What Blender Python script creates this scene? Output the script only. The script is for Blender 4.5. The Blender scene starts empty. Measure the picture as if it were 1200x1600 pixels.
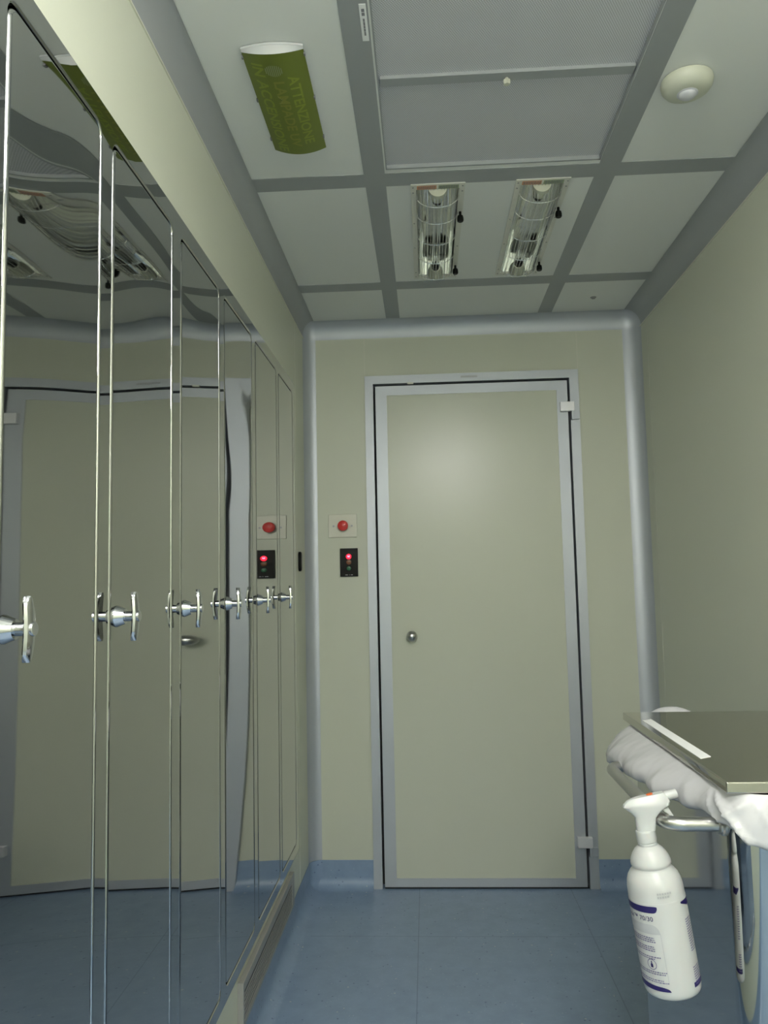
import bpy, bmesh, math, random
from mathutils import Vector, Matrix
from math import pi, sin, cos, radians as R
random.seed(7)
scn = bpy.context.scene
COL = scn.collection

# ------------------------------------------------------------------ dimensions (metres)
XL, XR = -0.505, 0.92          # side walls
YB, YF = 3.3187, -1.75         # end wall with the door, wall behind the viewer
H = 2.3578                     # ceiling
ZC = 2.288                     # lower edge of the ceiling coves
XCL, XCR, YC = -0.4558, 0.8544, 3.268   # inner edges of the coves

# ------------------------------------------------------------------ materials
MATS = {}
def nodes(name):
    m = bpy.data.materials.new(name); m.use_nodes = True
    nt = m.node_tree; b = nt.nodes['Principled BSDF']
    MATS[name] = m
    return m, nt, b
def mat(name, col, rough=.5, metal=0., bump=None, spec=None, var=None, **kw):
    m, nt, b = nodes(name)
    b.inputs['Base Color'].default_value = (*col, 1)
    b.inputs['Roughness'].default_value = rough
    b.inputs['Metallic'].default_value = metal
    if spec is not None: b.inputs['Specular IOR Level'].default_value = spec
    for k, v in kw.items(): b.inputs[k.replace('_', ' ')].default_value = v
    tc = nt.nodes.new('ShaderNodeTexCoord')
    if bump:
        sc, dist, stretch = bump
        mp = nt.nodes.new('ShaderNodeMapping'); mp.inputs['Scale'].default_value = stretch
        n = nt.nodes.new('ShaderNodeTexNoise'); n.inputs['Scale'].default_value = sc; n.inputs['Detail'].default_value = 1.0
        bp = nt.nodes.new('ShaderNodeBump'); bp.inputs['Distance'].default_value = dist; bp.inputs['Strength'].default_value = 1
        nt.links.new(tc.outputs['Object'], mp.inputs[0]); nt.links.new(mp.outputs[0], n.inputs[0])
        nt.links.new(n.outputs['Fac'], bp.inputs['Height']); nt.links.new(bp.outputs[0], b.inputs['Normal'])
    if var:
        sc, amt = var
        n = nt.nodes.new('ShaderNodeTexNoise'); n.inputs['Scale'].default_value = sc; n.inputs['Detail'].default_value = 4
        mx = nt.nodes.new('ShaderNodeMix'); mx.data_type = 'RGBA'
        mx.inputs[6].default_value = (*[c*(1-amt) for c in col], 1); mx.inputs[7].default_value = (*[min(1, c*(1+amt)) for c in col], 1)
        nt.links.new(tc.outputs['Object'], n.inputs[0]); nt.links.new(n.outputs['Fac'], mx.inputs[0]); nt.links.new(mx.outputs[2], b.inputs['Base Color'])
    return m

mat('wall', (.595, .615, .505), .42, var=(1.2, .02))
mat('door_panel', (.595, .615, .51), .27, spec=.36, var=(1.5, .02))
mat('ceiling_white', (.80, .815, .785), .5, var=(2, .015))
mat('rail_grey', (.38, .40, .41), .5, .25)
mat('aluminium', (.52, .55, .59), .5, .55, var=(8, .02))
m, nt, b = nodes('steel_mirror')
b.inputs['Base Color'].default_value = (.50, .505, .50, 1); b.inputs['Roughness'].default_value = .018; b.inputs['Metallic'].default_value = 1
N = nt.nodes.new; Lk = nt.links.new
def mth(op, a, c=None, e=None):
    x = N('ShaderNodeMath'); x.operation = op
    for k, v in enumerate((a, c, e)):
        if v is None: continue
        if isinstance(v, (int, float)): x.inputs[k].default_value = v
        else: Lk(v, x.inputs[k])
    return x.outputs[0]
tc = N('ShaderNodeTexCoord'); oi = N('ShaderNodeObjectInfo'); va = N('ShaderNodeVectorMath'); va.operation = 'ADD'
Lk(tc.outputs['Object'], va.inputs[0]); Lk(oi.outputs['Location'], va.inputs[1])
sx = N('ShaderNodeSeparateXYZ'); Lk(tc.outputs['Object'], sx.inputs[0])
def nz(sc):
    mp = N('ShaderNodeMapping'); mp.inputs['Scale'].default_value = sc; Lk(va.outputs[0], mp.inputs[0])
    n = N('ShaderNodeTexNoise'); n.inputs['Scale'].default_value = 1; n.inputs['Detail'].default_value = 0; Lk(mp.outputs[0], n.inputs[0]); return n.outputs['Fac']
up_ = N('ShaderNodeMapRange'); up_.interpolation_type = 'SMOOTHSTEP'
for k, v in ((1, .30), (2, .74), (3, .0), (4, .011)): up_.inputs[k].default_value = v
Lk(sx.outputs[2], up_.inputs[0])
h = mth('ADD', mth('MULTIPLY', nz((1, 2.6, 1.6)), .00035), mth('MULTIPLY', nz((1, 2.2, 3.0)), up_.outputs[0]))
def at(n):
    x = N('ShaderNodeAttribute'); x.attribute_type = 'OBJECT'; x.attribute_name = n; return x.outputs['Fac']
low = mth('MINIMUM', sx.outputs[2], 0)
h = mth('ADD', h, mth('MULTIPLY', mth('MULTIPLY', sx.outputs[1], mth('MULTIPLY', low, low)), -.026))
h = mth('ADD', h, mth('ADD', mth('MULTIPLY', sx.outputs[1], at('sheet_lean')), mth('MULTIPLY', mth('MULTIPLY', sx.outputs[1], sx.outputs[1]), at('sheet_bow'))))
bp = N('ShaderNodeBump'); bp.inputs['Distance'].default_value = 1; bp.inputs['Strength'].default_value = 1
Lk(h, bp.inputs['Height']); Lk(bp.outputs[0], b.inputs['Normal'])
mat('steel_frame', (.50, .505, .50), .02, 1.0, bump=(3.0, .00006, (1, 1.0, .6)))
mat('chrome', (.62, .63, .65), .09, 1.0)
mat('chrome_face', (.75, .76, .78), .22, 1.0)
mat('steel_bin', (.50, .51, .51), .045, 1.0, bump=(4, .00015, (1, 1, .25)))
mat('steel_lid', (.56, .545, .50), .032, 1.0, bump=(3, .0002, (1, 1, 1)))
mat('steel_satin', (.55, .55, .53), .28, 1.0)
mat('grille_metal', (.36, .36, .34), .42, .35)
mat('hinge_metal', (.80, .80, .82), .4, .3)
mat('flange_metal', (.72, .72, .66), .4, .3)
mat('steel_dark', (.02, .02, .02), .5)
mat('gap_dark', (.012, .014, .013), .8)
mat('white_plastic', (.52, .53, .525), .32, Subsurface_Weight=.05)
mat('bag_plastic', (.58, .58, .60), .25, bump=(20, .004, (1, 1, .7)))
mat('cream_plastic', (.60, .615, .50), .4)
mat('white_paper', (.85, .86, .86), .6)
mat('print_grey', (.22, .22, .24), .6)
mat('label_grey', (.42, .43, .45), .5)
mat('navy', (.018, .012, .10), .4)
mat('print_navy', (.16, .15, .27), .5)
mat('orange_print', (.62, .13, .03), .4)
mat('orange_label', (.62, .30, .16), .5)
mat('green_label', (.30, .36, .22), .5)
mat('plate_ivory', (.66, .66, .56), .35)
mat('red_plastic', (.62, .035, .03), .35)
mat('black_plastic', (.006, .007, .006), .35, spec=.12)
mat('amber_lens', (.17, .055, .012), .3)
mat('green_lens', (.012, .13, .05), .3)
mat('lens_pearl', (.62, .63, .66), .3)
mat('grey_lamp', (.28, .29, .29), .4)
mat('green_film', (.145, .185, .018), .32)
mat('green_text', (.235, .29, .028), .4)
mat('olive_text', (.23, .245, .035), .4)
mat('emblem_grey', (.30, .34, .20), .4)
mat('trough', (.80, .82, .82), .09, 1.0, bump=(9, .0012, (1, 1, 1)))
mat('wire', (.72, .73, .71), .25, .8)
m, nt, b = nodes('tube_glass')
b.inputs['Base Color'].default_value = (.95, .97, .97, 1); b.inputs['Roughness'].default_value = .03
b.inputs['Transmission Weight'].default_value = .9; b.inputs['IOR'].default_value = 1.2
def emit(name, col, st):
    m, nt, b = nodes(name)
    b.inputs['Base Color'].default_value = (*col, 1)
    b.inputs['Emission Color'].default_value = (*col, 1); b.inputs['Emission Strength'].default_value = st
emit('lamp_glow', (1.0, .985, .95), 23.0); emit('rear_glow', (1.0, .985, .95), 54.0)
emit('red_glow', (1.0, .01, .03), 3.2)
emit('pink_glow', (1.0, .22, .38), 3.2)

# blue vinyl floor with pale and dark chips and welded seams
def vinyl(name, seams):
    m, nt, b = nodes(name)
    N = nt.nodes.new; Lk = nt.links.new
    def mix(f, a, c):
        x = N('ShaderNodeMix'); x.data_type = 'RGBA'
        Lk(f, x.inputs[0])
        for s, v in ((6, a), (7, c)):
            if isinstance(v, tuple): x.inputs[s].default_value = (*v, 1)
            else: Lk(v, x.inputs[s])
        return x.outputs[2]
    def math_(op, a, c=None):
        x = N('ShaderNodeMath'); x.operation = op
        for s, v in ((0, a), (1, c)):
            if v is None: continue
            if isinstance(v, (int, float)): x.inputs[s].default_value = v
            else: Lk(v, x.inputs[s])
        return x.outputs[0]
    tc = N('ShaderNodeTexCoord')
    n = N('ShaderNodeTexNoise'); n.inputs['Scale'].default_value = 14; n.inputs['Detail'].default_value = 8; n.inputs['Roughness'].default_value = .65
    Lk(tc.outputs['Object'], n.inputs[0])
    r = N('ShaderNodeValToRGB'); r.color_ramp.elements[0].position = .3; r.color_ramp.elements[1].position = .7
    r.color_ramp.elements[0].color = (.205, .288, .42, 1); r.color_ramp.elements[1].color = (.255, .348, .49, 1)
    Lk(n.outputs['Fac'], r.inputs[0])
    col = r.outputs[0]
    for sc, th, pick, c in ((55, .17, .93, (.42, .47, .50)), (95, .22, .84, (.29, .38, .50)), (70, .2, .88, (.11, .16, .27))):
        v = N('ShaderNodeTexVoronoi'); v.inputs['Scale'].default_value = sc
        Lk(tc.outputs['Object'], v.inputs['Vector'])
        near = math_('LESS_THAN', v.outputs['Distance'], th)
        sp = N('ShaderNodeSeparateColor'); Lk(v.outputs['Color'], sp.inputs[0])
        some = math_('GREATER_THAN', sp.outputs[0], pick)
        col = mix(math_('MULTIPLY', near, some), col, c)
    if seams:
        sx = N('ShaderNodeSeparateXYZ'); Lk(tc.outputs['Object'], sx.inputs[0])
        for ax, off in ((0, .085 + 3), (1, -2.835 + 6)):
            f = math_('FRACT', math_('DIVIDE', math_('ADD', sx.outputs[ax], off), .605))
            d = math_('ABSOLUTE', math_('SUBTRACT', f, .5))
            col = mix(math_('MULTIPLY', math_('GREATER_THAN', d, .4974), .45), col, (.07, .12, .19))
    Lk(col, b.inputs['Base Color'])
    b.inputs['Roughness'].default_value = .36
    return m
vinyl('vinyl_floor', True); vinyl('vinyl_skirt', False)
# perforated sheet of the air outlet
m, nt, b = nodes('perforated')
N = nt.nodes.new; Lk = nt.links.new
tc = N('ShaderNodeTexCoord'); mp = N('ShaderNodeMapping'); mp.inputs['Rotation'].default_value = (0, 0, R(30)); mp.inputs['Scale'].default_value = (230, 230, 1)
v = N('ShaderNodeTexVoronoi'); v.voronoi_dimensions = '2D'; v.inputs['Scale'].default_value = 1; v.inputs['Randomness'].default_value = 0
cr = N('ShaderNodeValToRGB'); cr.color_ramp.elements[0].position = .22; cr.color_ramp.elements[1].position = .36
cr.color_ramp.elements[0].color = (.30, .30, .31, 1); cr.color_ramp.elements[1].color = (.64, .65, .68, 1)
Lk(tc.outputs['Object'], mp.inputs[0]); Lk(mp.outputs[0], v.inputs['Vector']); Lk(v.outputs['Distance'], cr.inputs[0]); Lk(cr.outputs[0], b.inputs['Base Color'])
b.inputs['Roughness'].default_value = .45

# ------------------------------------------------------------------ mesh helpers
def NB(): return bmesh.new()
def box(bm, x0, x1, y0, y1, z0, z1, bev=0, seg=2):
    if x0 > x1: x0, x1 = x1, x0
    if y0 > y1: y0, y1 = y1, y0
    vs = [bm.verts.new((x, y, z)) for z in (z0, z1) for y in (y0, y1) for x in (x0, x1)]
    fs = [bm.faces.new([vs[i] for i in q]) for q in ((0, 2, 3, 1), (4, 5, 7, 6), (0, 1, 5, 4), (2, 6, 7, 3), (0, 4, 6, 2), (1, 3, 7, 5))]
    if bev:
        es = {e for f in fs for e in f.edges}
        bmesh.ops.bevel(bm, geom=list(es), offset=bev, segments=seg, profile=.5, affect='EDGES')
def basis(d):
    d = Vector(d).normalized()
    a = Vector((0, 0, 1)) if abs(d.z) < .9 else Vector((1, 0, 0))
    u = d.cross(a).normalized(); return u, d.cross(u).normalized(), d
def loft(bm, loops, cap0=False, cap1=False, closed=True):
    rows = [[bm.verts.new(p) for p in lp] for lp in loops]
    n = len(rows[0])
    for a, c in zip(rows, rows[1:]):
        for i in range(n if closed else n-1):
            j = (i+1) % n
            bm.faces.new((a[i], a[j], c[j], c[i]))
    if cap0: bm.faces.new(list(reversed(rows[0])))
    if cap1: bm.faces.new(rows[-1])
    return rows
def tube(bm, path, r, n=12, caps=True):
    path = [Vector(p) for p in path]
    loops = []; u = None
    for i, p in enumerate(path):
        t = (path[min(i+1, len(path)-1)] - path[max(i-1, 0)]).normalized()
        if u is None: u = basis(t)[0]
        u = (u - t*u.dot(t)).normalized(); w = t.cross(u)
        loops.append([p + (u*cos(2*pi*k/n) + w*sin(2*pi*k/n))*r for k in range(n)])
    loft(bm, loops, caps, caps)
def lathe(bm, prof, origin, axis, n=32, xdir=None):
    u, w, d = basis(axis)
    o = Vector(origin)
    loops = []
    for r, h in prof:
        loops.append([o + d*h + (u*cos(2*pi*k/n) + w*sin(2*pi*k/n))*max(r, 1e-5) for k in range(n)])
    loft(bm, loops, True, True)
def arc_pts(c, r, a0, a1, n, ax=(0, 1)):
    out = []
    for k in range(n+1):
        a = a0 + (a1-a0)*k/n
        p = [0, 0, 0]; p = list(c); p[ax[0]] += r*cos(a); p[ax[1]] += r*sin(a); out.append(tuple(p))
    return out
def obj(name, bm, material, parent=None, smooth=40, doubles=True):
    if doubles: bmesh.ops.remove_doubles(bm, verts=bm.verts, dist=1e-6)
    bmesh.ops.recalc_face_normals(bm, faces=bm.faces)
    me = bpy.data.meshes.new(name); bm.to_mesh(me); bm.free()
    if smooth:
        me.polygons.foreach_set('use_smooth', [True]*len(me.polygons))
        me.set_sharp_from_angle(angle=R(smooth))
    me.materials.append(MATS[material])
    o = bpy.data.objects.new(name, me); COL.objects.link(o)
    if smooth and smooth < 90:           # flat sheets stay optically flat next to their rolled edges
        wn = o.modifiers.new('flat_faces', 'WEIGHTED_NORMAL'); wn.keep_sharp = True; wn.weight = 100; wn.mode = 'FACE_AREA'
    if parent is not None: o.parent = parent; o.matrix_parent_inverse = Matrix.Translation(-Vector(parent.location)) if not parent.parent else parent.matrix_parent_inverse.copy() @ Matrix.Identity(4)
    return o
def tag(o, label, cat, group=None, kind=None):
    o['label'] = label; o['category'] = cat
    if group: o['group'] = group
    if kind: o['kind'] = kind
    return o
def thing(name, label, cat, group=None, kind=None):
    o = bpy.data.objects.new(name, None); COL.objects.link(o); o.empty_display_size = .1
    return tag(o, label, cat, group, kind)
def struct(name, bm, material, label, cat, parent=None, smooth=40):
    o = obj(name, bm, material, parent, smooth)
    return tag(o, label, cat, None, 'structure')
# all geometry is modelled in world coordinates; settle() moves an Empty to the thing's base afterwards
def settle(root, loc):
    loc = Vector(loc)
    def walk(o):
        for c in o.children:
            if c.data: c.data.transform(Matrix.Translation(-loc))
            c.matrix_parent_inverse = Matrix.Identity(4)
            walk(c)
    walk(root)
    root.location = loc
def text_bm(s, size, extrude=0.0, bold=.022):
    cu = bpy.data.curves.new('t', 'FONT'); cu.body = s; cu.size = size; cu.offset = size*bold; cu.extrude = extrude; cu.resolution_u = 3
    o = bpy.data.objects.new('t', cu); COL.objects.link(o)
    dg = bpy.context.evaluated_depsgraph_get()
    me = bpy.data.meshes.new_from_object(o.evaluated_get(dg))
    bm = bmesh.new(); bm.from_mesh(me)
    bpy.data.objects.remove(o); bpy.data.curves.remove(cu); bpy.data.meshes.remove(me)
    return bm
def bm_map(bm, fn):
    for v in bm.verts: v.co = fn(v.co.x, v.co.y, v.co.z)
    return bm
def bm_join(dst, src):
    me = bpy.data.meshes.new('j'); src.to_mesh(me); src.free(); dst.from_mesh(me); bpy.data.meshes.remove(me)

# ------------------------------------------------------------------ the room
bm = NB(); box(bm, XL-.1, XR+.1, YF-.1, YB+.1, -.1, 0)
struct('floor', bm, 'vinyl_floor', 'speckled blue vinyl floor with thin welded seams', 'floor')

# cabinet recess in the left wall
CY0, CY1, CZ0, CZ1 = .47, 3.012, .252, 2.022
bm = NB()
for y0, y1, z0, z1 in ((YF-.1, CY0+.004, 0, H+.05), (CY1-.004, YB+.1, 0, H+.05), (CY0+.004, CY1-.004, 0, CZ0+.004), (CY0+.004, CY1-.004, CZ1-.004, H+.05)):
    box(bm, XL-.08, XL, y0, y1, z0, z1)
wl = struct('wall_left', bm, 'wall', 'beige panel wall that holds the mirror-polished steel cabinet', 'wall')
bm = NB(); box(bm, XL-.001, XL+.0006, 3.062, 3.0645, CZ1+.0, ZC); box(bm, XL-.001, XL+.0006, 3.062, 3.0645, .12, CZ1)
obj('panel_joint', bm, 'plate_ivory', wl)
bm = NB(); box(bm, XR, XR+.08, YF-.1, YB+.1, 0, H+.05)
wr = struct('wall_right', bm, 'wall', 'plain beige panel wall behind the steel bin', 'wall')
bm = NB(); box(bm, XR-.0006, XR+.001, 3.182, 3.185, .12, ZC)
obj('panel_joint', bm, 'plate_ivory', wr)
DL, DR, DT = -.245, .6604, 2.12
bm = NB()
for x0, x1, z0, z1 in ((XL-.08, DL+.005, 0, H+.05), (DR-.005, XR+.08, 0, H+.05), (DL+.005, DR-.005, DT-.005, H+.05)):
    box(bm, x0, x1, YB, YB+.08, z0, z1)
wb = struct('wall_back', bm, 'wall', 'beige panel end wall around the closed door', 'wall')
bm = NB()
for x in (DL, DR+.001): box(bm, x-.0013, x+.0013, YB-.0006, YB+.001, DT, ZC)
obj('panel_joint', bm, 'plate_ivory', wb)
bm = NB(); box(bm, XL-.08, XR+.08, YF-.08, YF, 0, H+.05)
struct('wall_front', bm, 'wall', 'beige panel wall opposite the door', 'wall')

# ceiling: white infill panels with openings for the flush fittings
UV = [(-.0175, .1365), (.2795, .4315)]; UVY = (2.138, 2.832)
DIFF = (-.083, .494, 1.352, 2.056)
LUM = [(-.083, .494, .06, .66), (-.083, .494, -1.25, -.65)]
holes = [(a+.012, c-.012, UVY[0]+.012, UVY[1]-.012) for a, c in UV] + [(DIFF[0]+.001, DIFF[1]-.001, DIFF[2]+.001, DIFF[3]-.001)]
xs = sorted({XL-.05, XR+.05, *[v for h in holes for v in h[:2]]}); ys = sorted({YF-.05, YB+.05, *[v for h in holes for v in h[2:]]})
bm = NB(); ZP = H+.0015
for i in range(len(xs)-1):
    for j in range(len(ys)-1):
        mx, my = (xs[i]+xs[i+1])/2, (ys[j]+ys[j+1])/2
        if any(h[0] < mx < h[1] and h[2] < my < h[3] for h in holes): continue
        box(bm, xs[i], xs[i+1], ys[j], ys[j+1], ZP, ZP+.02)
struct('ceiling', bm, 'ceiling_white', 'white panel ceiling divided by grey aluminium rails', 'ceiling', smooth=0)
n_trim = [0]
def trim(bm, material, label, cat='trim'):
    n_trim[0] += 1
    return struct('trim_%d' % n_trim[0], bm, material, label, cat)
RX = [(-.1451, -.0871), (.4955, .5530)]
RY = [(2.0727, 2.1437), (2.864, 2.938), (1.27, 1.341), (.672, .735), (-.02, .05), (-.64, -.57), (-1.33, -1.26)]
for (a, c), s in zip(RX, ('left', 'right')):
    bm = NB(); box(bm, a, c, YF, YC+.01, H, H+.015)
    trim(bm, 'rail_grey', f'long grey ceiling rail running lengthwise on the {s} of the air outlet', 'ceiling rail')
for k, (a, c) in enumerate(RY):
    bm = NB()
    segs = [(XCL-.01, RX[0][0]), (RX[0][1], RX[1][0]), (RX[1][1], XCR+.01)]
    for x0, x1 in segs: box(bm, x0, x1, a, c, H, H+.015)
    trim(bm, 'rail_grey', ['grey cross rail between the air outlet and the wire-guarded lamps', 'grey cross rail nearest to the end wall', 'grey cross rail at the near end of the air outlet',
         'grey cross rail at the far side of the room light', 'grey cross rail at the near side of the room light', 'grey cross rail at the far side of the rear room light', 'grey cross rail behind the rear room light'][k], 'ceiling rail')
# concave coves
def qcurve(n=12): return [(cos(a), sin(a)) for a in [pi/2*k/n for k in range(n+1)]]
def cove(path_fn, s0, s1):
    bm = NB(); loft(bm, [[path_fn(c, s, t) for c, s in qcurve()] for t in (s0, s1)], closed=False); return bm
wcl, wcr, wb_, hc = XCL-XL, XR-XCR, YB-YC, H-ZC
trim(cove(lambda c, s, t: (XCL-wcl*c, t, ZC+hc*s), YF, YC), 'rail_grey', 'grey cove where the left wall meets the ceiling', 'cove')
trim(cove(lambda c, s, t: (XCR+wcr*c, t, ZC+hc*s), YF, YC), 'rail_grey', 'grey cove where the right wall meets the ceiling', 'cove')
trim(cove(lambda c, s, t: (t, YC+wb_*c, ZC+hc*s), XCL, XCR), 'aluminium', 'pale aluminium cove above the door', 'cove')
trim(cove(lambda c, s, t: (XCL-wcl*c, YC+wb_*s, t), .1128, ZC), 'aluminium', 'upright pale aluminium cove in the corner beside the cabinet', 'cove')
trim(cove(lambda c, s, t: (XCR+wcr*c, YC+wb_*s, t), .1128, ZC), 'aluminium', 'upright pale aluminium cove in the corner behind the bin', 'cove')
for sx, x0, w, lab in ((-1, XCL, wcl, 'above the cabinet end'), (1, XCR, wcr, 'on the right of the door')):
    bm = NB()
    loft(bm, [[(x0+sx*w*cos(e)*cos(a), YC+wb_*cos(e)*sin(a), ZC+hc*sin(e)) for a in [pi/2*k/12 for k in range(13)]] for e in [pi/2*k/12*.999 for k in range(13)]], closed=False)
    trim(bm, 'aluminium', f'rounded three-way corner cap of the coves {lab}', 'cove cap')
for x, s, lab in ((XL, 1, 'left'), (XR, -1, 'right')):
    bm = NB(); box(bm, x-s*.001, x+s*.003, YF, YC+.02, ZC-.003, ZC+.001)
    trim(bm, 'plate_ivory', f'thin pale sealing bead under the {lab} ceiling cove', 'sealing bead')
# coved vinyl skirting: rises from the floor in a concave sweep
SK = .1128
def skirt_prof(r=.045, n=8):
    p = [(0.0015, SK), (.003, SK-.002)]
    for k in range(n+1):
        a = pi + pi/2*k/n
        p.append((.003+r+r*cos(a), .0015+r+r*sin(a)))
    p.append((r+.02, .0008)); return p
def skirt(fn, s0, s1):
    bm = NB(); loft(bm, [[fn(d, z, t) for d, z in skirt_prof()] for t in (s0, s1)], closed=False); return bm
struct('baseboard_left', skirt(lambda d, z, t: (XL+d, t, z), YF, YB-.03), 'vinyl_skirt', 'coved blue vinyl skirting under the cabinet and its grille', 'skirting')
struct('baseboard_right', skirt(lambda d, z, t: (XR-d, t, z), YF, YB-.03), 'vinyl_skirt', 'coved blue vinyl skirting on the wall behind the bin', 'skirting')
bm = skirt(lambda d, z, t: (t, YB-d, z), XL+.03, DL)
r_ = .04     # rounded inner corner piece
loft(bm, [[(XL+r_+.01-(r_+.01-d)*cos(a), YB-r_-.01+(r_+.01-d)*sin(a), z) for d, z in skirt_prof(.04)] for a in [pi/2*k/8 for k in range(9)]], closed=False)
struct('baseboard_back', bm, 'vinyl_skirt', 'coved blue vinyl skirting on the end wall, cabinet side of the door', 'skirting')
struct('baseboard_end', skirt(lambda d, z, t: (t, YB-d, z), DR, XR-.01), 'vinyl_skirt', 'coved blue vinyl skirting on the end wall, hinge side of the door', 'skirting')

# ------------------------------------------------------------------ the door
door = thing('door_1', 'closed beige door in a pale aluminium frame on the end wall', 'door', None, 'structure')
YD = YB-.006
def frame_bm(xo0, xo1, zo1, xi0, xi1, zi1, y0, y1, bottom=None):
    """mitred frame of rectangular section; bottom=(zo0, zi0) closes it underneath"""
    bm = NB()
    if bottom is None:
        o = [(xo0, .0005), (xo0, zo1), (xo1, zo1), (xo1, .0005)]; i = [(xi0, .0005), (xi0, zi1), (xi1, zi1), (xi1, .0005)]; closed = False
    else:
        zb, zi = bottom
        o = [(xo0, zb), (xo0, zo1), (xo1, zo1), (xo1, zb)]; i = [(xi0, zi), (xi0, zi1), (xi1, zi1), (xi1, zi)]; closed = True
    cols = []
    for (ox, oz), (ix, iz) in zip(o, i):
        cols.append([(ox, y0, oz), (ix, y0, iz), (ix, y1, iz), (ox, y1, oz)])
    if closed: cols.append(cols[0])
    loft(bm, cols, not closed, not closed)
    return bm
obj('frame', frame_bm(DL, DR, DT, -.2095, .6222, 2.0845, YD-.006, YB+.07), 'aluminium', door, 20)
LL, LR, LT, LB = -.1999, .6124, 2.0739, .008
bm = NB(); box(bm, -.215, .628, YB+.045, YB+.06, 0.0, 2.09); box(bm, -.2, .62, YB-.004, YB+.05, .0006, .004)
obj('rebate', bm, 'gap_dark', door)
obj('leaf_frame', frame_bm(LL, LR, LT, -.1515, .5675, 2.0337, YD-.004, YB+.035, (LB, .0424)), 'aluminium', door, 20)
bm = NB(); box(bm, -.152, .568, YD-.0015, YB+.03, .042, 2.034)
obj('leaf_panel', bm, 'door_panel', door)
bm = NB()
kx, kz = -.0665, 1.0154
lathe(bm, [(.0125, 0), (.0125, .004), (.009, .007), (.0085, .018), (.014, .023)] + [(.0225*sin(a), .040-.020*cos(a)) for a in [.75+ (pi-.75)*k/14 for k in range(15)]], (kx, YD-.0012, kz), (0, -1, 0), 32)
obj('door_knob', bm, 'steel_satin', door)
def hinge(zt, h):
    bm = NB()
    box(bm, .578, .636, YD-.026, YD-.003, zt-h, zt, .0015)
    o1 = obj('hinge', bm, 'hinge_metal', door, 30)
    bm = NB(); box(bm, .6225, .6585, YD-.020, YD-.003, zt-h*1.85, zt-h, .0015); box(bm, .6225, .631, YD-.030, YD-.003, zt-h*1.9, zt-h, .001)
    obj('hinge_leaf', bm, 'aluminium', o1, 30)
hinge(1.978, .04); hinge(.205, .04)
bm = NB(); box(bm, -.062, -.036, YD-.009, YB, 2.078, 2.087, .002)
obj('latch_contact', bm, 'plate_ivory', door)
bm = NB(); box(bm, .166, .236, YD-.0075, YD-.0055, 2.100, 2.108)
obj('maker_plate', bm, 'label_grey', door)

# ------------------------------------------------------------------ devices on the end wall
t = thing('emergency_button', 'red mushroom push button on a square ivory plate beside the door', 'push button')
bm = NB(); box(bm, -.4104, -.2892, YB-.007, YB, 1.431, 1.530, .003); obj('plate', bm, 'plate_ivory', t)
bm = NB(); lathe(bm, [(.013, .006), (.013, .018), (.021, .020), (.0225, .026), (.021, .033), (.014, .036), (.001, .037)], (-.3465, YB, 1.4795), (0, -1, 0), 32); obj('push_button', bm, 'red_plastic', t)
for x in (-.388, -.311):
    bm = NB(); lathe(bm, [(.0045, .006), (.004, .0078), (.0035, .0078)], (x, YB, 1.4795), (0, -1, 0), 16); obj('screw', bm, 'label_grey', t)
settle(t, (-.35, YB, 1.48))
t = thing('signal_light', 'black three-lamp signal panel with its red lamp lit', 'signal light')
bm = NB(); box(bm, -.3625, -.2872, YB-.012, YB, 1.2655, 1.3845, .002); obj('housing', bm, 'black_plastic', t)
def led(name, z, r, m, prot=.0145):
    bm = NB(); lathe(bm, [(r, .011), (r, prot-.001), (r*.85, prot), (r*.3, prot+.0006)], (-.3255, YB, z), (0, -1, 0), 28); return obj(name, bm, m, t)
red = led('red_lamp', 1.3492, .0108, 'red_glow')
bm = NB()
for dx, dz, w, h in ((-.003, .0015, .0030, .0075), (.003, .0015, .0028, .0075), (0, -.0005, .004, .003)): box(bm, -.3255+dx-w/2, -.3255+dx+w/2, YB-.0158, YB-.0147, 1.3492+dz-h/2, 1.3492+dz+h/2)
obj('filament_glow', bm, 'pink_glow', red)
led('amber_lamp', 1.3262, .0105, 'amber_lens'); led('green_lamp', 1.300, .0088, 'green_lens')
bm = NB()
for x, w in ((-.337, .006), (-.331, .003), (-.322, .002), (-.315, .003), (-.311, .003)): box(bm, x-w/2, x+w/2, YB-.0126, YB-.0119, 1.2712, 1.2742)
obj('printed_mark', bm, 'label_grey', t)
settle(t, (-.325, YB, 1.325))
bm = NB()
yc, zc, hw, hh = 3.112, 1.328, .017, .039
def caps_loop(x, k): return [(x, yc+hw*k*cos(a), zc+(hh-hw)*(1 if sin(a) >= 0 else -1)+hw*k*sin(a)) for a in [2*pi*i/32 for i in range(32)]]
loft(bm, [caps_loop(XL, 1), caps_loop(XL+.008, 1), caps_loop(XL+.011, .8), caps_loop(XL+.0115, .5)], True, True)
tag(obj('wall_switch', bm, 'black_plastic'), 'black oval switch on the left wall past the cabinet', 'switch')

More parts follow.
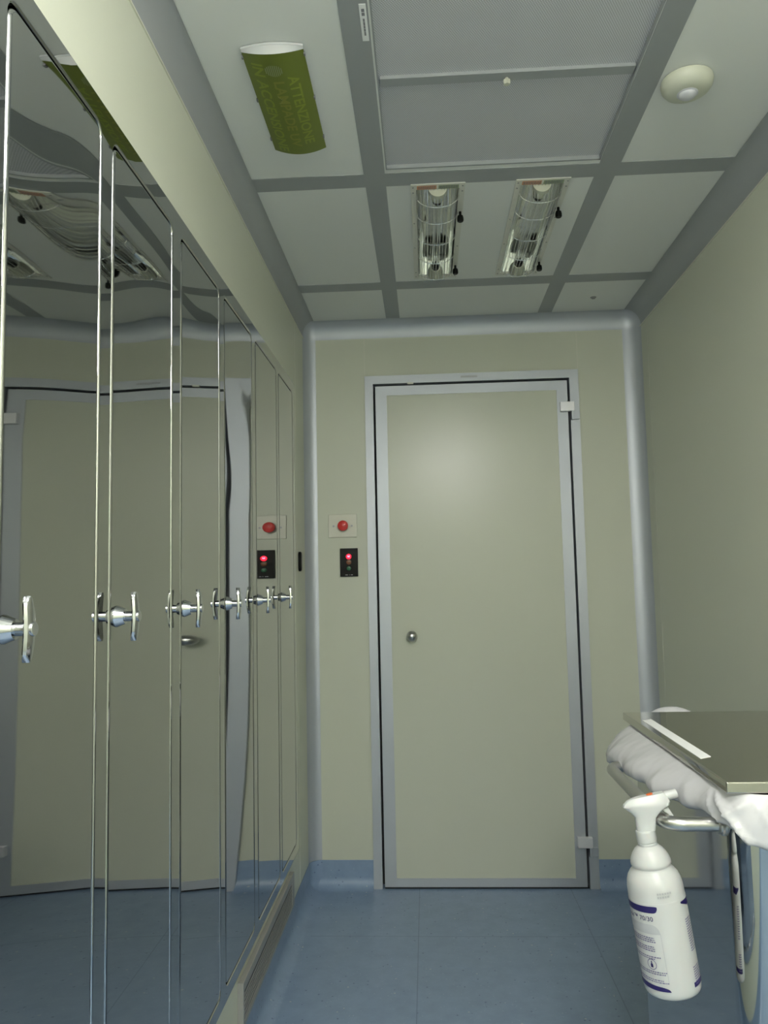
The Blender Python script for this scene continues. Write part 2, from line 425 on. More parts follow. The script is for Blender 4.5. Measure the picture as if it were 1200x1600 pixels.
# ------------------------------------------------------------------ steel cabinet set into the left wall
XF = XL+.005
cab = thing('steel_cabinet', 'tall mirror-polished steel cabinet with a row of narrow doors built into the left wall', 'cabinet')
starts = [.515, .897, 1.225, 1.586, 1.940, 2.307, 2.678]
ends = [.850, 1.172, 1.525, 1.888, 2.253, 2.635, 2.958]
DZ0, DZ1, G = .292, 1.975, .0032
def rr(y0, y1, z0, z1, r, d=0, n=8):
    y0 -= d; y1 += d; z0 -= d; z1 += d; r = max(r+d, .001); out = []
    for cy, cz, a0 in ((y1-r, z1-r, 0), (y0+r, z1-r, pi/2), (y0+r, z0+r, pi), (y1-r, z0+r, 3*pi/2)):
        for k in range(n+1):
            a = a0+pi/2*k/n; out.append((cy+r*cos(a), cz+r*sin(a)))
    return out
def L3(lp, x): return [(x, y, z) for y, z in lp]
def fillet(y0, y1, z0, z1, r, rf, sgn, back, n=7):
    """loops from the flat face round a rolled edge of radius rf to the depth back"""
    loops = []
    for k in range(n+1):
        a = pi/2*k/n
        loops.append(L3(rr(y0, y1, z0, z1, r, sgn*rf*(1-sin(a))), XF-rf*(1-cos(a))))
    loops.append(L3(rr(y0, y1, z0, z1, r, 0), XF-back))
    return loops
RF, RD = .0038, .0062
bm = NB()
edges = []
def ring_edges(lp):
    vs = [bm.verts.new(p) for p in lp]
    return [bm.edges.new((vs[i], vs[(i+1) % len(vs)])) for i in range(len(vs))]
RO = .005
edges += ring_edges(L3(rr(CY0, CY1, CZ0, CZ1, .006, -RO), XF))
for s, e in zip(starts, ends): edges += ring_edges(L3(rr(s-G, e+G, DZ0-G, DZ1+G, .022, RF), XF))
bmesh.ops.triangle_fill(bm, use_beauty=True, use_dissolve=False, edges=edges, normal=(1, 0, 0))
for s, e in zip(starts, ends): loft(bm, fillet(s-G, e+G, DZ0-G, DZ1+G, .022, RF, 1, .03))
loft(bm, [L3(rr(CY0, CY1, CZ0, CZ1, .006, -RO*(1-sin(a))), XF-RO*(1-cos(a))) for a in [pi/2*k/6 for k in range(7)]] + [L3(rr(CY0, CY1, CZ0, CZ1, .006), XL-.03)])
obj('face_frame', bm, 'steel_frame', cab, 30)
bm = NB(); box(bm, XL-.20, XL-.028, CY0+.012, CY1-.012, CZ0+.012, CZ1-.012)
obj('carcass', bm, 'steel_dark', cab)
HZ = 1.1955
HY = [.545, .914, 1.2552, 1.6131, 1.9587, 2.3283, 2.7141]
doors = []
first = None
def handle_parts(y0, parent):
    bm = NB()
    lathe(bm, [(.0172, 0), (.0175, .001), (.0120, .0145), (.0082, .0148), (.0080, .0285)], (XF, y0, HZ), (1, 0, 0), 28)
    # T bar: bowed oval plate, thin towards its ends
    n = 16; loops = []
    for k in range(n+1):
        q = -1+2*k/n; z = HZ+.039*q
        bow = -.0035*q*q; wy = .0105*math.sqrt(max(0, 1-abs(q)**3.2))*.75+.0028; th = .0042
        loops.append([(XF+.0315+bow+th*c*(.75 if s_ else 1), y0+wy*d, z) for c, d, s_ in ((-1, -.8, 0), (-1, .8, 0), (-.4, 1, 0), (.5, .9, 0), (1, .4, 0), (1, -.4, 0), (.5, -.9, 0), (-.4, -1, 0))])
    loft(bm, loops, True, True)
    h = obj('door_handle', bm, 'chrome', parent, 40)
    bm = NB(); lathe(bm, [(.0085, .034), (.0085, .0372), (.0078, .0378)], (XF, y0, HZ), (1, 0, 0), 24)
    c = obj('lock_cylinder', bm, 'chrome_face', parent)
for i, (s, e) in enumerate(zip(starts, ends)):
    bm = NB()
    lps = fillet(s, e, DZ0, DZ1, .020, RD, -1, .026)
    loft(bm, lps, False, True)
    # front sheet as a fine grid so that it can belly out by a hair
    lp = lps[0]
    vs = [bm.verts.new(p) for p in lp]; f = bm.faces.new(vs)
    d = obj('door', bm, 'steel_mirror', cab, 30)
    handle_parts(HY[i], d)
    doors.append((d, Vector((XF-XL, (s+e)/2-1.74, (DZ0+DZ1)/2-CZ0))))
settle(cab, (XL, 1.74, CZ0))
for d, c in doors:                      # each door's origin goes to the middle of its sheet
    for o in (d, *d.children): o.data.transform(Matrix.Translation(-c))
    d.location = c
for (d, c), (lean, bow_) in zip(doors, ((-.015, .05), (-.01997, .06125), (-.00332, .01266), (-.01137, .04102), (-.00649, .03995), (-.0047, .0106), (0.0, .004))): d['sheet_lean'] = lean; d['sheet_bow'] = bow_

# ventilation grille in the strip under the cabinet
g = thing('vent_grille', 'long satin steel louvred grille under the cabinet just above the skirting', 'vent grille')
GY0, GY1, GZ0, GZ1 = 2.07, 2.84, .126, .236
bm = NB()
box(bm, XL, XL+.016, GY0, GY0+.012, GZ0, GZ1, .001); box(bm, XL, XL+.016, GY1-.04, GY1, GZ0, GZ1, .001); box(bm, XL, XL+.016, GY0+.0122, GY1-.0402, GZ1-.026, GZ1, .003); box(bm, XL, XL+.016, GY0+.0122, GY1-.0402, GZ0, GZ0+.012, .001)
obj('frame', bm, 'grille_metal', g, 30)
bm = NB(); box(bm, XL, XL+.0123, GY0+.0122, GY1-.0402, GZ0+.012, GZ1-.0262); obj('backing', bm, 'steel_dark', g)
bm = NB()
for k in range(6):
    z = GZ0+.016+k*.0108
    box(bm, XL+.0122, XL+.0145, GY0+.0122, GY1-.0402, z, z+.0045)
obj('louvres', bm, 'grille_metal', g, 30)
settle(g, (XL, 2.45, GZ0))

# ------------------------------------------------------------------ ceiling fittings
# air outlet
a0, a1, b0, b1 = DIFF
t = thing('air_outlet', 'large grey perforated air outlet panel in the middle of the ceiling', 'air diffuser')
bm = NB(); box(bm, a0+.002, a1-.002, b0+.002, b1-.002, H+.012, H+.02); obj('perforated_sheet', bm, 'perforated', t)
bm = NB()
for x0, x1, y0, y1 in ((a0, a0+.003, b0, b1), (a1-.003, a1, b0, b1), (a0, a1, b0, b0+.006), (a0, a1, b1-.006, b1)): box(bm, x0, x1, y0, y1, H+.001, H+.03)
obj('frame', bm, 'rail_grey', t)
bm = NB(); box(bm, a0+.006, a1-.006, 1.6705, 1.6988, H+.004, H+.014); obj('cross_bar', bm, 'rail_grey', t)
bm = NB(); lathe(bm, [(.004, -.006), (.004, .006), (.0085, .007), (.0085, .015), (.007, .017)], (.2072, 1.69, H+.006), (0, 0, -1), 6); obj('knob', bm, 'cream_plastic', t, 20)
settle(t, (.2, 1.7, H))
# plain tags stuck on the rail
for i, (y0, y1) in enumerate(((1.431, 1.536), (1.32, 1.419))):
    t = thing('rail_label', ['narrow white printed label strip on the ceiling rail, complete one', 'white label strip on the ceiling rail cut by the top of the picture'][i], 'label', 'label strips on the ceiling rail')
    bm = NB(); box(bm, -.1042, -.0905, y0, y1, H-.0008, H); obj('strip', bm, 'white_paper', t)
    bm = NB()
    for a, c in ((.12, .20), (.22, .30), (.38, .46), (.47, .56), (.57, .64), (.65, .73), (.74, .84)):
        wd = .003 if a < .3 else .0018
        box(bm, -.0972-wd, -.0972+wd, y0+(y1-y0)*a, y0+(y1-y0)*c, H-.0011, H-.0007)
    obj('printed_mark', bm, 'print_grey', t)
    settle(t, (-.0973, (y0+y1)/2, H))

# green-covered warning lamp
def arcY(x, sag=.015): return -.006-sag*(1-((x+.2945)/.0655)**2)
t = thing('warning_lamp', 'olive green curved warning lamp with Italian lettering on the ceiling above the cabinet', 'warning lamp')
X0, X1, Y0, Y1 = -.360, -.229, 1.538, 1.916
bm = NB(); n = 16
def bow(x, k): return k*(1-((x+.2945)/.0655)**2)
xsn = [X0+(X1-X0)*k/n for k in range(n+1)]
outline = [(x, Y0-.004-bow(x, .010)) for x in xsn] + [(x, Y1+.004+bow(x, .004)) for x in reversed(xsn)]
loft(bm, [[(x, y, z) for x, y in outline] for z in (H, H-.005)], True, True)
obj('base', bm, 'white_plastic', t)
bm = NB(); loft(bm, [[(x, Y0-.003-bow(x, .010), H-.005) for x in xsn], [(x, Y0+.004-bow(x, .010), H+arcY(x)) for x in xsn]], closed=False); obj('end_cap', bm, 'white_plastic', t)
bm = NB(); loft(bm, [[(x, Y1+.003, H-.005) for x in xsn], [(x, Y1, H+arcY(x)) for x in xsn]], closed=False); obj('end_cap', bm, 'white_plastic', t)
bm = NB()
for k in range(2):
    loft(bm, [[(x, y-g_*bow(x, .010), H+arcY(x)-.0008*k) for x in xsn] for y, g_ in ((Y0+.004, 1), (Y1, 0))], closed=False)
cover = obj('cover', bm, 'green_film', t, doubles=False)
def on_cover(s, size, y0, y1, xc, m):
    tb = text_bm(s, size)
    bmesh.ops.subdivide_edges(tb, edges=tb.edges, cuts=1)
    xs_ = [v.co.x for v in tb.verts]; ys_ = [v.co.y for v in tb.verts]
    ax, bx, ay, by = min(xs_), max(xs_), min(ys_), max(ys_)
    hgt = size*.72
    def fn(x, y, z):
        X = xc+((y-ay)/(by-ay)-.5)*hgt; Y = y0+(x-ax)/(bx-ax)*(y1-y0)
        return Vector((X, Y, H+arcY(X)-.0014))
    bm_map(tb, fn); o = obj('lettering', tb, m, cover, 0); return o
on_cover('ATTENZIONE', .034, 1.608, 1.872, -.2625, 'green_text')
on_cover('LAMPADE UV', .034, 1.622, 1.880, -.2960, 'olive_text')
on_cover('IN ACCENSIONE', .034, 1.565, 1.905, -.3330, 'green_text')
bm = NB()
for k in range(-4, 5):
    x = -.300+.0042*k; hw_ = .0185*math.sqrt(max(.05, 1-(k/4.6)**2))
    loft(bm, [[(x-.0008, y, H+arcY(x)-.0014), (x+.0008, y, H+arcY(x)-.0014)] for y in (1.585-hw_, 1.585+hw_)], closed=False)
obj('round_emblem', bm, 'emblem_grey', cover, 0)
for x in (X0-.002, X1-.001):
    for y in (1.55, 1.70, 1.86):
        bm = NB(); box(bm, x, x+.003, y, y+.008, H-.011, H-.0045); obj('clip', bm, 'print_grey', t)
settle(t, (-.2945, 1.727, H))

# wire-guarded germicidal lamps
def uv_lamp(x0, x1, label):
    t = thing('germicidal_lamp', label, 'lamp', 'wire-guarded lamps in the ceiling')
    y0, y1 = UVY; w = .0155; xc = (x0+x1)/2
    bm = NB()
    for a, c, d, e in ((x0, x0+w, y0, y1), (x1-w, x1, y0, y1), (x0+w, x1-w, y0, y0+.028), (x0+w, x1-w, y1-.02, y1)): box(bm, a, c, d, e, H-.003, H+.004)
    obj('flange', bm, 'flange_metal', t)
    # polished trough, open downwards
    bm = NB(); hw = (x1-x0)/2-w; n = 20
    sec = [(xc+hw*cos(a), H+.003+.052*sin(a)**.8) for a in [pi*k/n for k in range(n+1)]]
    ya, yb = y0+.028, y1-.02
    loft(bm, [[(x, y, z) for x, z in sec] for y in (ya, yb)], closed=False)
    for y in (ya, yb):
        c = [bm.verts.new((x, y, z)) for x, z in sec]; bm.faces.new(c)
    obj('reflector', bm, 'trough', t, 50)
    # lamp holders at both ends and black-capped twin tube
    for s, y in ((1, ya), (-1, yb)):
        bm = NB(); lathe(bm, [(.027, .004), (.027, .026), (.023, .034), (.019, .056), (.018, .066)], (xc, y, H+.004), (0, s, 0), 24)
        obj('lamp_holder', bm, 'cream_plastic', t)
        bm = NB(); lathe(bm, [(.014, .066), (.014, .088), (.011, .090)], (xc, y, H+.004), (0, s, 0), 20)
        obj('end_cap', bm, 'black_plastic', t)
    bm = NB()
    for dx in (-.0075, .0075): tube(bm, [(xc+dx, ya+.088, H+.004), (xc+dx, yb-.088, H+.004)], .0058, 12)
    obj('lamp_tube', bm, 'tube_glass', t)
    # guard: lengthwise wires and bowed hoops
    bm = NB(); hb = .036
    def gz(q): return H-.003-hb*math.sqrt(max(0, 1-q*q))
    for k in range(13):
        q = -.96+1.92*k/12
        thick = .0017 if k in (3, 9) else .0009
        tube(bm, [(xc+hw*q, ya+.002, H-.002), (xc+hw*q, ya+.040, gz(q)), (xc+hw*q, yb-.050, gz(q)), (xc+hw*q, yb-.001, H-.002+(gz(q)-H)*.25)], thick, 6)
    for y in (ya+.042, ya+.15, ya+.30, ya+.45, yb-.052):
        tube(bm, [(xc+hw*cos(a), y, gz(cos(a))+.0012) for a in [pi*k/18 for k in range(19)]], .0014, 6)
    obj('wire_guard', bm, 'wire', t)
    for y in (y0+.175, y0+.585):
        bm = NB(); lathe(bm, [(.004, 0), (.004, .012), (.0085, .013), (.0100, .020), (.0100, .028), (.008, .031)], (x1-.0075, y, H-.003), (0, 0, -1), 20)
        obj('thumb_screw', bm, 'black_plastic', t)
    for x in (x0+.0065, x1-.0065):
        for y in (y0+.015, y0+.045, y0+.24, y0+.42, y1-.06, y1-.02):
            bm = NB(); lathe(bm, [(.0026, 0), (.0024, .0012), (.001, .0016)], (x, y, H-.003), (0, 0, -1), 12)
            obj('screw', bm, 'grey_lamp', t)
    for a, c, m in ((x0+w+.002, xc-.004, 'orange_label'), (xc+.002, x1-w-.002, 'green_label')):
        bm = NB(); box(bm, a, c, y0+.007, y0+.0265, H-.0036, H-.0031); lb = obj('warning_label', bm, m, t)
        bm = NB()
        for r_2 in range(2):
            x = a+.004
            while x < c-.006:
                wd = random.uniform(.003, .007); box(bm, x, x+wd, y0+.010+r_2*.008, y0+.0145+r_2*.008, H-.0039, H-.0035); x += wd+.002
        obj('printed_mark', bm, 'print_grey', lb)
    settle(t, (xc, (y0+y1)/2, H))
uv_lamp(*UV[0], 'wire-guarded steel tube lamp in the ceiling, the one nearer the cabinet')
uv_lamp(*UV[1], 'wire-guarded steel tube lamp in the ceiling, the one nearer the round detector')

# round presence detector
t = thing('motion_detector', 'round white motion detector with a pearly lens on the ceiling', 'detector')
px, py = .616, 1.728
bm = NB(); lathe(bm, [(.056, 0), (.057, .006), (.055, .016), (.049, .024), (.040, .029), (.030, .031), (.020, .0315)], (px, py, H), (0, 0, -1), 48); obj('body', bm, 'cream_plastic', t)
bm = NB(); lathe(bm, [(.0235, .0285), (.0230, .0320)] + [(.0195*cos(a), .033+.010*sin(a)) for a in [pi/2*k/8 for k in range(9)]], (px, py, H), (0, 0, -1), 32); obj('sensor_lens', bm, 'lens_pearl', t)
bm = NB(); lathe(bm, [(.0028, 0), (.0028, .0265)], (px+.034, py-.022, H), (0, 0, -1), 10); obj('indicator', bm, 'print_grey', t)
settle(t, (px, py, H))
bm = NB(); lathe(bm, [(.012, 0), (.0115, .002), (.0075, .0025), (.007, .006), (.004, .0065)], (.6946, 3.1125, ZP), (0, 0, -1), 20)
tag(obj('sprinkler_nozzle', bm, 'grey_lamp'), 'tiny dark round nozzle in the ceiling panel beside the far corner', 'nozzle')

# the room lights, behind and above the viewer: opal boxes mounted under the ceiling; the near one mirrors in the door
for i, (x0, x1, y0, y1) in enumerate(LUM):
    t = thing('ceiling_light', ['square opal ceiling light nearer to the air outlet', 'square opal ceiling light at the rear of the room'][i], 'ceiling light', 'opal room lights')
    bm = NB(); box(bm, x0+.08, x1-.08, y0+.08, y1-.08, H-.014, H+.0016, .002); obj('base', bm, 'white_plastic', t)
    bm = NB(); box(bm, x0+.09, x1-.09, y0+.09, y1-.09, H-.150, H-.0142, .015, 3); obj('diffuser', bm, ['lamp_glow', 'rear_glow'][i], t)
    settle(t, ((x0+x1)/2, (y0+y1)/2, H))

# ------------------------------------------------------------------ steel bin on castors, its bag, lid and hand rail
binr = thing('waste_bin', 'polished steel waste bin with a flat steel lid and tubular hand rail', 'bin')
BX0, BX1, BY0, BY1, BR = .449, .868, 1.225, 1.84, .05
LZ = .935
def rrxy(d=0, n=8, x0=BX0, x1=BX1, y0=BY0, y1=BY1, r=BR):
    x0 -= d; x1 += d; y0 -= d; y1 += d; r = max(r+d, .002); out = []
    for cx, cy, a0 in ((x1-r, y1-r, 0), (x0+r, y1-r, pi/2), (x0+r, y0+r, pi), (x1-r, y0+r, 3*pi/2)):
        for k in range(n+1):
            a = a0+pi/2*k/n; out.append((cx+r*cos(a), cy+r*sin(a)))
    return out
bm = NB()
loft(bm, [[(x, y, z) for x, y in rrxy(d)] for d, z in ((-.012, .125), (0, .14), (0, .900), (-.002, .903), (-.004, .900), (-.004, .16))], True, True)
obj('body', bm, 'steel_bin', binr, 30)
LX0, LX1, LY0, LY1 = .4375, .878, 1.2290, 1.8530
bm = NB(); box(bm, LX0, LX1, LY0, LY1, LZ-.017, LZ, .0022, 3)
lid = obj('lid', bm, 'steel_lid', binr, 30)
bm = NB()
pp = [(.4535, 1.745), (.4750, 1.760), (.4740, 1.397), (.4520, 1.383)]
loft(bm, [[(x, y, z) for x, y in pp] for z in (LZ, LZ+.0007)], True, True)
s_ = obj('sticker', bm, 'white_paper', lid); s_['label'] = 'blank white adhesive strip'
def bend(pts, r, n=8):
    out = [Vector(pts[0])]
    for a, b_, c in zip(pts, pts[1:], pts[2:]):
        a, b_, c = Vector(a), Vector(b_), Vector(c)
        u, w = (a-b_).normalized(), (c-b_).normalized()
        p0, p1 = b_+u*r, b_+w*r; ce = b_+(u+w)*r
        for k in range(n+1):
            an = pi/2*k/n; out.append(ce-w*r*cos(an)-u*r*sin(an))
    out.append(Vector(pts[-1])); return out
RXh, RZh, RYn, RYf = .3610, .858, 1.284, 1.665
bm = NB(); tube(bm, bend([(BX0+.001, RYn, RZh), (RXh, RYn, RZh), (RXh, RYf, RZh), (BX0+.001, RYf, RZh)], .03), .0108, 16)
obj('hand_rail', bm, 'steel_satin', binr)
for y in (RYn, RYf):
    bm = NB(); lathe(bm, [(.017, -.002), (.0175, .003), (.015, .005), (.0150, .008), (.012, .010)], (BX0, y, RZh), (-1, 0, 0), 24)
    obj('collar', bm, 'steel_satin', binr)
for x in (BX0+.06, BX1-.06):
    for y in (BY0+.07, BY1-.07):
        bm = NB(); lathe(bm, [(.012, 0), (.012, .05)], (x, y, .08), (0, 0, 1), 16); box(bm, x-.016, x+.016, y-.022, y+.022, .078, .082); box(bm, x-.016, x-.013, y-.012, y+.012, .035, .08); box(bm, x+.013, x+.016, y-.012, y+.012, .035, .08)
        c = obj('caster', bm, 'steel_satin', binr, 30)
        bm = NB(); lathe(bm, [(.030, -.011), (.037, -.008), (.0375, 0), (.037, .008), (.030, .011)], (x, y, .0378), (1, 0, 0), 28); obj('wheel', bm, 'black_plastic', c)
settle(binr, ((BX0+BX1)/2, (BY0+BY1)/2, 0))

# white liner bag folded out over the rim
def perim(t):
    """point and outward normal on the rounded rim, t in 0..1 (starts at the near right corner, runs along the near face to the left)"""
    x0, x1, y0, y1, r = BX0, BX1, BY0, BY1, BR
    segs = [('l', (x1-r, y0), (x0+r, y0), (0, -1)), ('a', (x0+r, y0+r), -pi/2, -pi), ('l', (x0, y0+r), (x0, y1-r), (-1, 0)), ('a', (x0+r, y1-r), pi, pi/2),
            ('l', (x0+r, y1), (x1-r, y1), (0, 1)), ('a', (x1-r, y1-r), pi/2, 0), ('l', (x1, y1-r), (x1, y0+r), (1, 0)), ('a', (x1-r, y0+r), 0, -pi/2)]
    lens = [math.dist(s[1], s[2]) if s[0] == 'l' else r*pi/2 for s in segs]
    d = (t % 1)*sum(lens)
    for s, l in zip(segs, lens):
        if d <= l or s is segs[-1]:
            q = d/l
            if s[0] == 'l': return (s[1][0]+(s[2][0]-s[1][0])*q, s[1][1]+(s[2][1]-s[1][1])*q, s[3][0], s[3][1])
            a = s[2]+(s[3]-s[2])*q
            return (s[1][0]+r*cos(a), s[1][1]+r*sin(a), cos(a), sin(a))
        d -= l
#        t     drop  bulge
KEY = [(0.0, .125, .022), (.07, .112, .034), (.12, .100, .026), (.165, .080, .016), (.195, .052, .012), (.215, .046, .016), (.25, .056, .036), (.30, .062, .058), (.35, .064, .066), (.42, .070, .066), (.455, .080, .064), (.475, .094, .062), (.495, .10, .066),
       (.515, .10, .074), (.55, .10, .066), (.66, .10, .035), (.75, .11, .02), (.9, .12, .02), (1.0, .125, .022)]
def key(t, c):
    for a, b_ in zip(KEY, KEY[1:]):
        if a[0] <= t <= b_[0]:
            q = (t-a[0])/(b_[0]-a[0]); q = q*q*(3-2*q); return a[c]+(b_[c]-a[c])*q
    return KEY[-1][c]
NT, NS = 420, 26
rnd = random.Random(3)
waves = [(rnd.choice((3, 4, 6, 7, 9, 11, 13, 17, 22, 31)), rnd.uniform(0, 2*pi), rnd.uniform(.4, 1)) for _ in range(14)]
def fold(t): return sum(a*sin(2*pi*k*t+p)/(1+k*.03) for k, p, a in waves)/6
def fold2(t): return sum(a*sin(2*pi*k*t*1+p*2.3)/(1+k*.05) for k, p, a in waves[3:])/6
bm = NB(); loops = []
for j in range(NS+1):
    s = j/NS; lp = []
    for i in range(NT):
        t = i/NT
        x, y, nx, ny = perim(t); dr, bu = key(t, 1), key(t, 2)
        f, f2 = fold(t+.012*sin(5*s)), fold2(t-.02*s)
        if s < .22:
            q = s/.22; off = -.020+(.020+.004)*q; z = .9045+.0132*sin(pi/2*q)
        else:
            q = (s-.22)/.78
            off = .004+bu*(sin(pi*.66*q)**.9)*(1+.16*f)+(.005+.016*max(0, min(1, (.21-t)/.06)))*f*q+(.006+.010*max(0, min(1, (.21-t)/.06)))*f2*sin(pi*q)
            wt = .10+.90*max(0, min(1, (.225-t)/.05)) if t < .46 else .45
            off += wt*sum(am*max(0, 1-abs(sin(pi*kk*t+ph+sl*q))*2.2)**2 for kk, ph, sl, am in ((19, .4, 1.6, .011), (31, 1.9, -2.2, .008), (47, 2.6, 2.8, .006)))*min(1, q*3)
            puff = max(0, 1-(abs(t-.530)/.045)**2)
            z = .9172-dr*(1+.10*f2)*q+.062*puff*sin(pi*min(1, q*1.15))
            if q > .9: off -= (q-.9)*.06          # hem turned under
        lp.append((x+nx*off, y+ny*off, z))
    loops.append(lp)
loft(bm, loops)
bag = obj('bin_bag', bm, 'bag_plastic', None, 180)
mod = bag.modifiers.new('thickness', 'SOLIDIFY'); mod.thickness = .0008
tag(bag, 'white plastic bag folded out between the steel bin and its lid', 'bag')

# ------------------------------------------------------------------ spray bottle hooked on the rail
bot = thing('spray_bottle', 'white trigger spray bottle hanging by its trigger from the bin rail', 'spray bottle')
O = Vector((.3675, 1.31, .6030)); AX = Vector((-.13132735, 0, .99133906)); E1 = Vector((AX.z, 0, -AX.x)); E2 = Vector((0, 1, 0))
front = Vector((-.3713, -1.31, 0)).normalized(); front = (front-AX*front.dot(AX)).normalized(); side = front.cross(AX).normalized()
if side.x < 0: side = -side
RB = .0434
def P(u, w, d=0): return O+E1*u+AX*w+E2*d
def lat(bm, prof, n=56):
    loft(bm, [[O+AX*h+(front*cos(2*pi*k/n)+side*sin(2*pi*k/n))*max(r, 1e-5) for k in range(n)] for r, h in prof], True, True)
bm = NB()
lat(bm, [(.031, .0015), (.037, 0), (.0405, .0015), (.0424, .005), (.0430, .010), (RB, .016), (RB, .142), (.0429, .1435), (.0429, .145), (.0424, .158), (.0410, .167), (.0386, .174), (.0345, .180), (.0306, .184), (.0292, .187), (.0292, .1885), (.0308, .1905), (.0309, .194), (.0293, .200), (.0264, .206), (.0223, .212), (.0178, .216), (.0148, .2175), (.0142, .219)])
body = obj('body', bm, 'white_plastic', bot, 50)
bm = NB(); lat(bm, [(.0138, .217), (.0148, .2195), (.0149, .222), (.0139, .223), (.0150, .224), (.0155, .228), (.0153, .239), (.0143, .2415)], 40)
obj('screw_collar', bm, 'white_plastic', bot, 35)
# trigger head: faceted side profile with a neck, narrower on top
def plate(bm, poly, th0, th1=None, bev=0):
    """poly of (u, w, halfthickness)"""
    loft(bm, [[P(u, w, -h) for u, w, h in poly], [P(u, w, h) for u, w, h in poly]], True, True)
bm = NB()
rows = [  # lofted sections from the neck up: (u_left, u_right, w_left, w_right, half depth)
    (-.0130, .0150, .2410, .2410, .0130), (-.0128, .0168, .2500, .2490, .0128), (-.0125, .0195, .2620, .2600, .0120), (-.0180, .0290, .2700, .2690, .0140), (-.0283, .0432, .2795, .2760, .0150),
    (-.0270, .0452, .2830, .2810, .0145), (-.0200, .0425, .2890, .2890, .0115), (-.0130, .0385, .2915, .2952, .0075)]
loops = []
for ul, ur, wl_, wr_, h in rows:
    lp = []
    for k in range(24):
        a = 2*pi*k/24; c, s = cos(a), sin(a); e = .45
        cc = math.copysign(abs(c)**e, c); ss = math.copysign(abs(s)**e, s)
        q = (cc+1)/2
        lp.append(P(ul+(ur-ul)*q, wl_+(wr_-wl_)*q, h*ss*(1-.55*(1-q)**3)))
    loops.append(lp)
loft(bm, loops, True, True)
head = obj('spray_head', bm, 'white_plastic', bot, 28)
bm = NB(); n0, n1 = P(.040, .2880), P(.0588, .2902)
lathe(bm, [(.0072, 0), (.0072, (n1-n0).length-.001), (.0064, (n1-n0).length), (.0025, (n1-n0).length), (.002, (n1-n0).length-.003)], n0, n1-n0, 20)
obj('nozzle', bm, 'white_plastic', head)
bm = NB()
loft(bm, [[P(u, w, d) for u, w in ((.0325, .2700), (.0405, .2720), (.0440, .2640), (.0490, .2520), (.0462, .2520), (.0395, .2620), (.0345, .2660))] for d in (-.0065, .0065)], True, True)
obj('trigger', bm, 'white_plastic', head, 30)
bm = NB(); c = P(.0165, .2938); nrm = (AX+E1*-.12).normalized(); ux = nrm.cross(E2).normalized()
loft(bm, [[c+ux*.0052*cos(a)*k+E2*.0038*sin(a)*k+nrm*dz for a in [2*pi*i/24 for i in range(24)]] for k, dz in ((1, -.003), (1, .0012), (.8, .0016))], True, True)
obj('orange_dot', bm, 'orange_print', head)
# print on the bottle, wrapped on its wall
def wrap(th, h, lift=.0004):
    d = front*cos(th)+side*sin(th); return O+AX*h+d*(RB+lift)
def decal(bm, th0, th1, hfn0, hfn1, lift=.0004, n=None):
    n = n or max(2, int(abs(th1-th0)/.06)); rows_ = []
    for k in range(n+1):
        th = th0+(th1-th0)*k/n; q = k/n
        rows_.append([wrap(th, hfn0(q), lift), wrap(th, hfn1(q), lift)])
    loft(bm, rows_, closed=False)
D = R
LBL = -100
bm = NB()
def rnd_end(q, k=.90): return 0 if q < k else (1-math.sqrt(max(0, 1-((q-k)/(1-k))**2)))
decal(bm, D(LBL), D(-1), lambda q: .1305+.006*rnd_end(q), lambda q: .1405-.001*rnd_end(q), n=40); obj('navy_band', bm, 'navy', body, 0)
bm = NB(); decal(bm, D(LBL), D(-1), lambda q: .0150+.0*q, lambda q: .0245-.0035*q-.005*rnd_end(q, .8), n=40); obj('navy_band', bm, 'navy', body, 0)
bm = NB(); decal(bm, D(52), D(110), lambda q: .1300+.008*(1-min(1, q*2.4)), lambda q: .1405, n=20); obj('navy_band', bm, 'navy', body, 0)
bm = NB(); decal(bm, D(50), D(110), lambda q: .0150, lambda q: .022, n=20); obj('navy_band', bm, 'navy', body, 0)
bm = NB()
decal(bm, D(LBL), D(-2), lambda q: .0990, lambda q: .1135-.0145*rnd_end(q, .82), n=50)
decal(bm, D(-3.0), D(-2.0), lambda q: .028, lambda q: .0995, n=2)
obj('grey_band', bm, 'label_grey', body, 0)
bm = NB()
def words_row(bm, th0, th1, h, ht, lo=2.0, hi=6.0, gap=1.2, seed=1):
    rn = random.Random(seed); th = th0
    while th < th1:
        w = min(rn.uniform(lo, hi), th1-th)
        decal(bm, D(th), D(th+w), lambda q: h, lambda q: h+ht, n=max(1, int(w/3)+1)); th += w+gap
for k, (h, e) in enumerate(((.0925, -17), (.0895, -16), (.0865, -15), (.0790, -20), (.0760, -18), (.0730, -19), (.0640, -10), (.0610, -22), (.0420, -2), (.0390, -6), (.0300, -12), (.0270, -2))):
    words_row(bm, -88, e, h, .0017, seed=k)
obj('fine_print', bm, 'print_navy', body, 0); bm = NB()
for k in range(14): words_row(bm, 57+k*.2, 78, .112-k*.0036, .0016, 3, 8, .8, seed=40+k)
obj('fine_print', bm, 'print_navy', body, 0); bm = NB()
for k in range(8): words_row(bm, 55+k*.2, 80, .042-k*.0034, .0016, 3, 8, .8, seed=70+k)
obj('fine_print', bm, 'print_navy', body, 0); bm = NB()
th0, h0 = -31, .0535
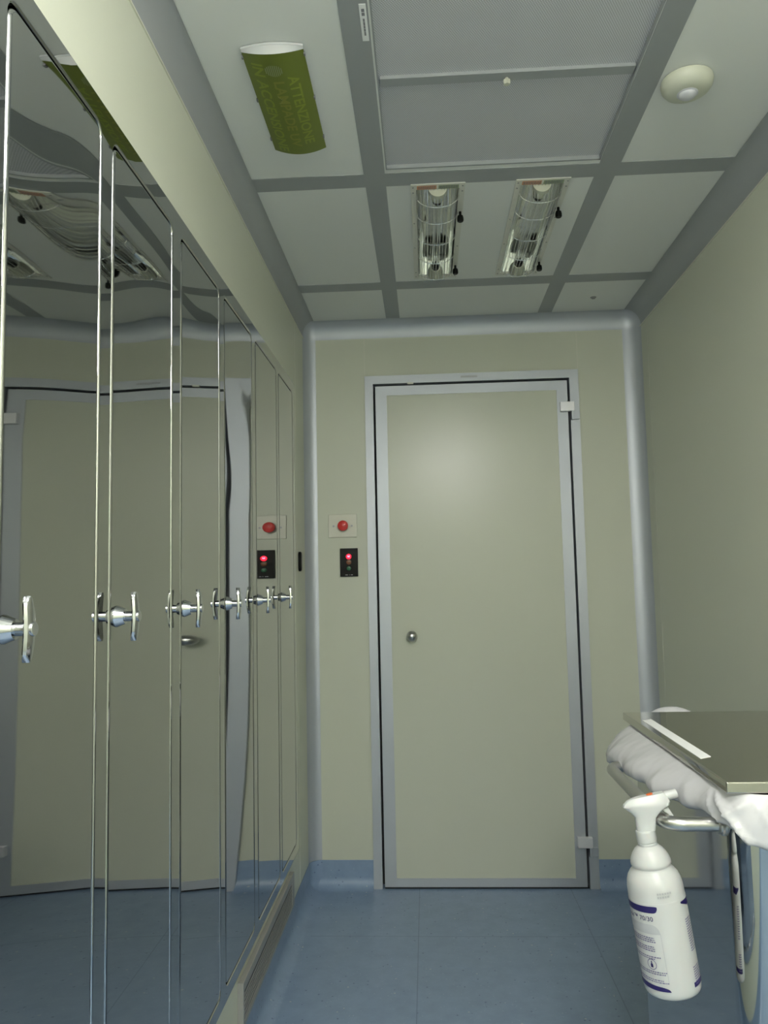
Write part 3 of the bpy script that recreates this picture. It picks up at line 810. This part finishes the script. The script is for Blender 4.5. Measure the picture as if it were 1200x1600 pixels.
for r0, r1, a0_, a1_ in ((.0068, .0078, 0, 2*pi),):
    pts = [[wrap(D(th0)+r*cos(a)/RB, h0+r*sin(a)) for r in (r0, r1)] for a in [2*pi*k/28 for k in range(29)]]; loft(bm, pts, closed=False)
obj('print_ring', bm, 'print_navy', body, 0)
bm = NB(); decal(bm, D(-34), D(-28.5), lambda q: .0490, lambda q: .0530+.003*sin(pi*q), n=6); decal(bm, D(-32.3), D(-30.2), lambda q: .053, lambda q: .0585, n=3)
obj('pictogram', bm, 'navy', body, 0)
def wrap_text(s, size, th_end, h, m, name):
    tb = text_bm(s, size, 0, .004); bmesh.ops.subdivide_edges(tb, edges=tb.edges, cuts=1)
    mxx = max(v.co.x for v in tb.verts)
    bm_map(tb, lambda x, y, z: wrap(D(th_end)+(x-mxx)/RB, h+y, .0006)); return obj(name, tb, m, body, 0)
wrap_text('cide\u2122 70/30', .0098, -12, .1185, 'navy', 'lettering')
bm = NB()
for k, h in enumerate((.1570, .1520)): words_row(bm, 4, 34 if k == 0 else 28, h, .0030, 3.0, 4.5, 1.4, seed=90+k)
obj('date_stamp', bm, 'label_grey', body, 0)
settle(bot, O)

# ------------------------------------------------------------------ camera and view
cam = bpy.data.cameras.new('camera'); co = bpy.data.objects.new('camera', cam); COL.objects.link(co)
f, rx, ry, rz, zc = 1231.4445, .0876, .0206, .0522, 1.2432
cam.sensor_fit = 'VERTICAL'; cam.sensor_height = 36; cam.lens = f*36/1600; cam.clip_start = .01
M = Matrix.Rotation(rz, 3, 'Z') @ Matrix.Rotation(rx, 3, 'X') @ Matrix.Rotation(ry, 3, 'Y')
r, fw, up = M.col[0], M.col[1], M.col[2]
co.matrix_world = Matrix(((r.x, up.x, -fw.x, 0), (r.y, up.y, -fw.y, 0), (r.z, up.z, -fw.z, zc), (0, 0, 0, 1)))
scn.camera = co
w = bpy.data.worlds.new('world'); scn.world = w; w.use_nodes = True
w.node_tree.nodes['Background'].inputs[0].default_value = (0, 0, 0, 1)
scn.view_settings.view_transform = 'Standard'; scn.view_settings.look = 'None'; scn.view_settings.gamma = 1
scn.view_settings.use_curve_mapping = False
scn.view_settings.exposure = 0.0
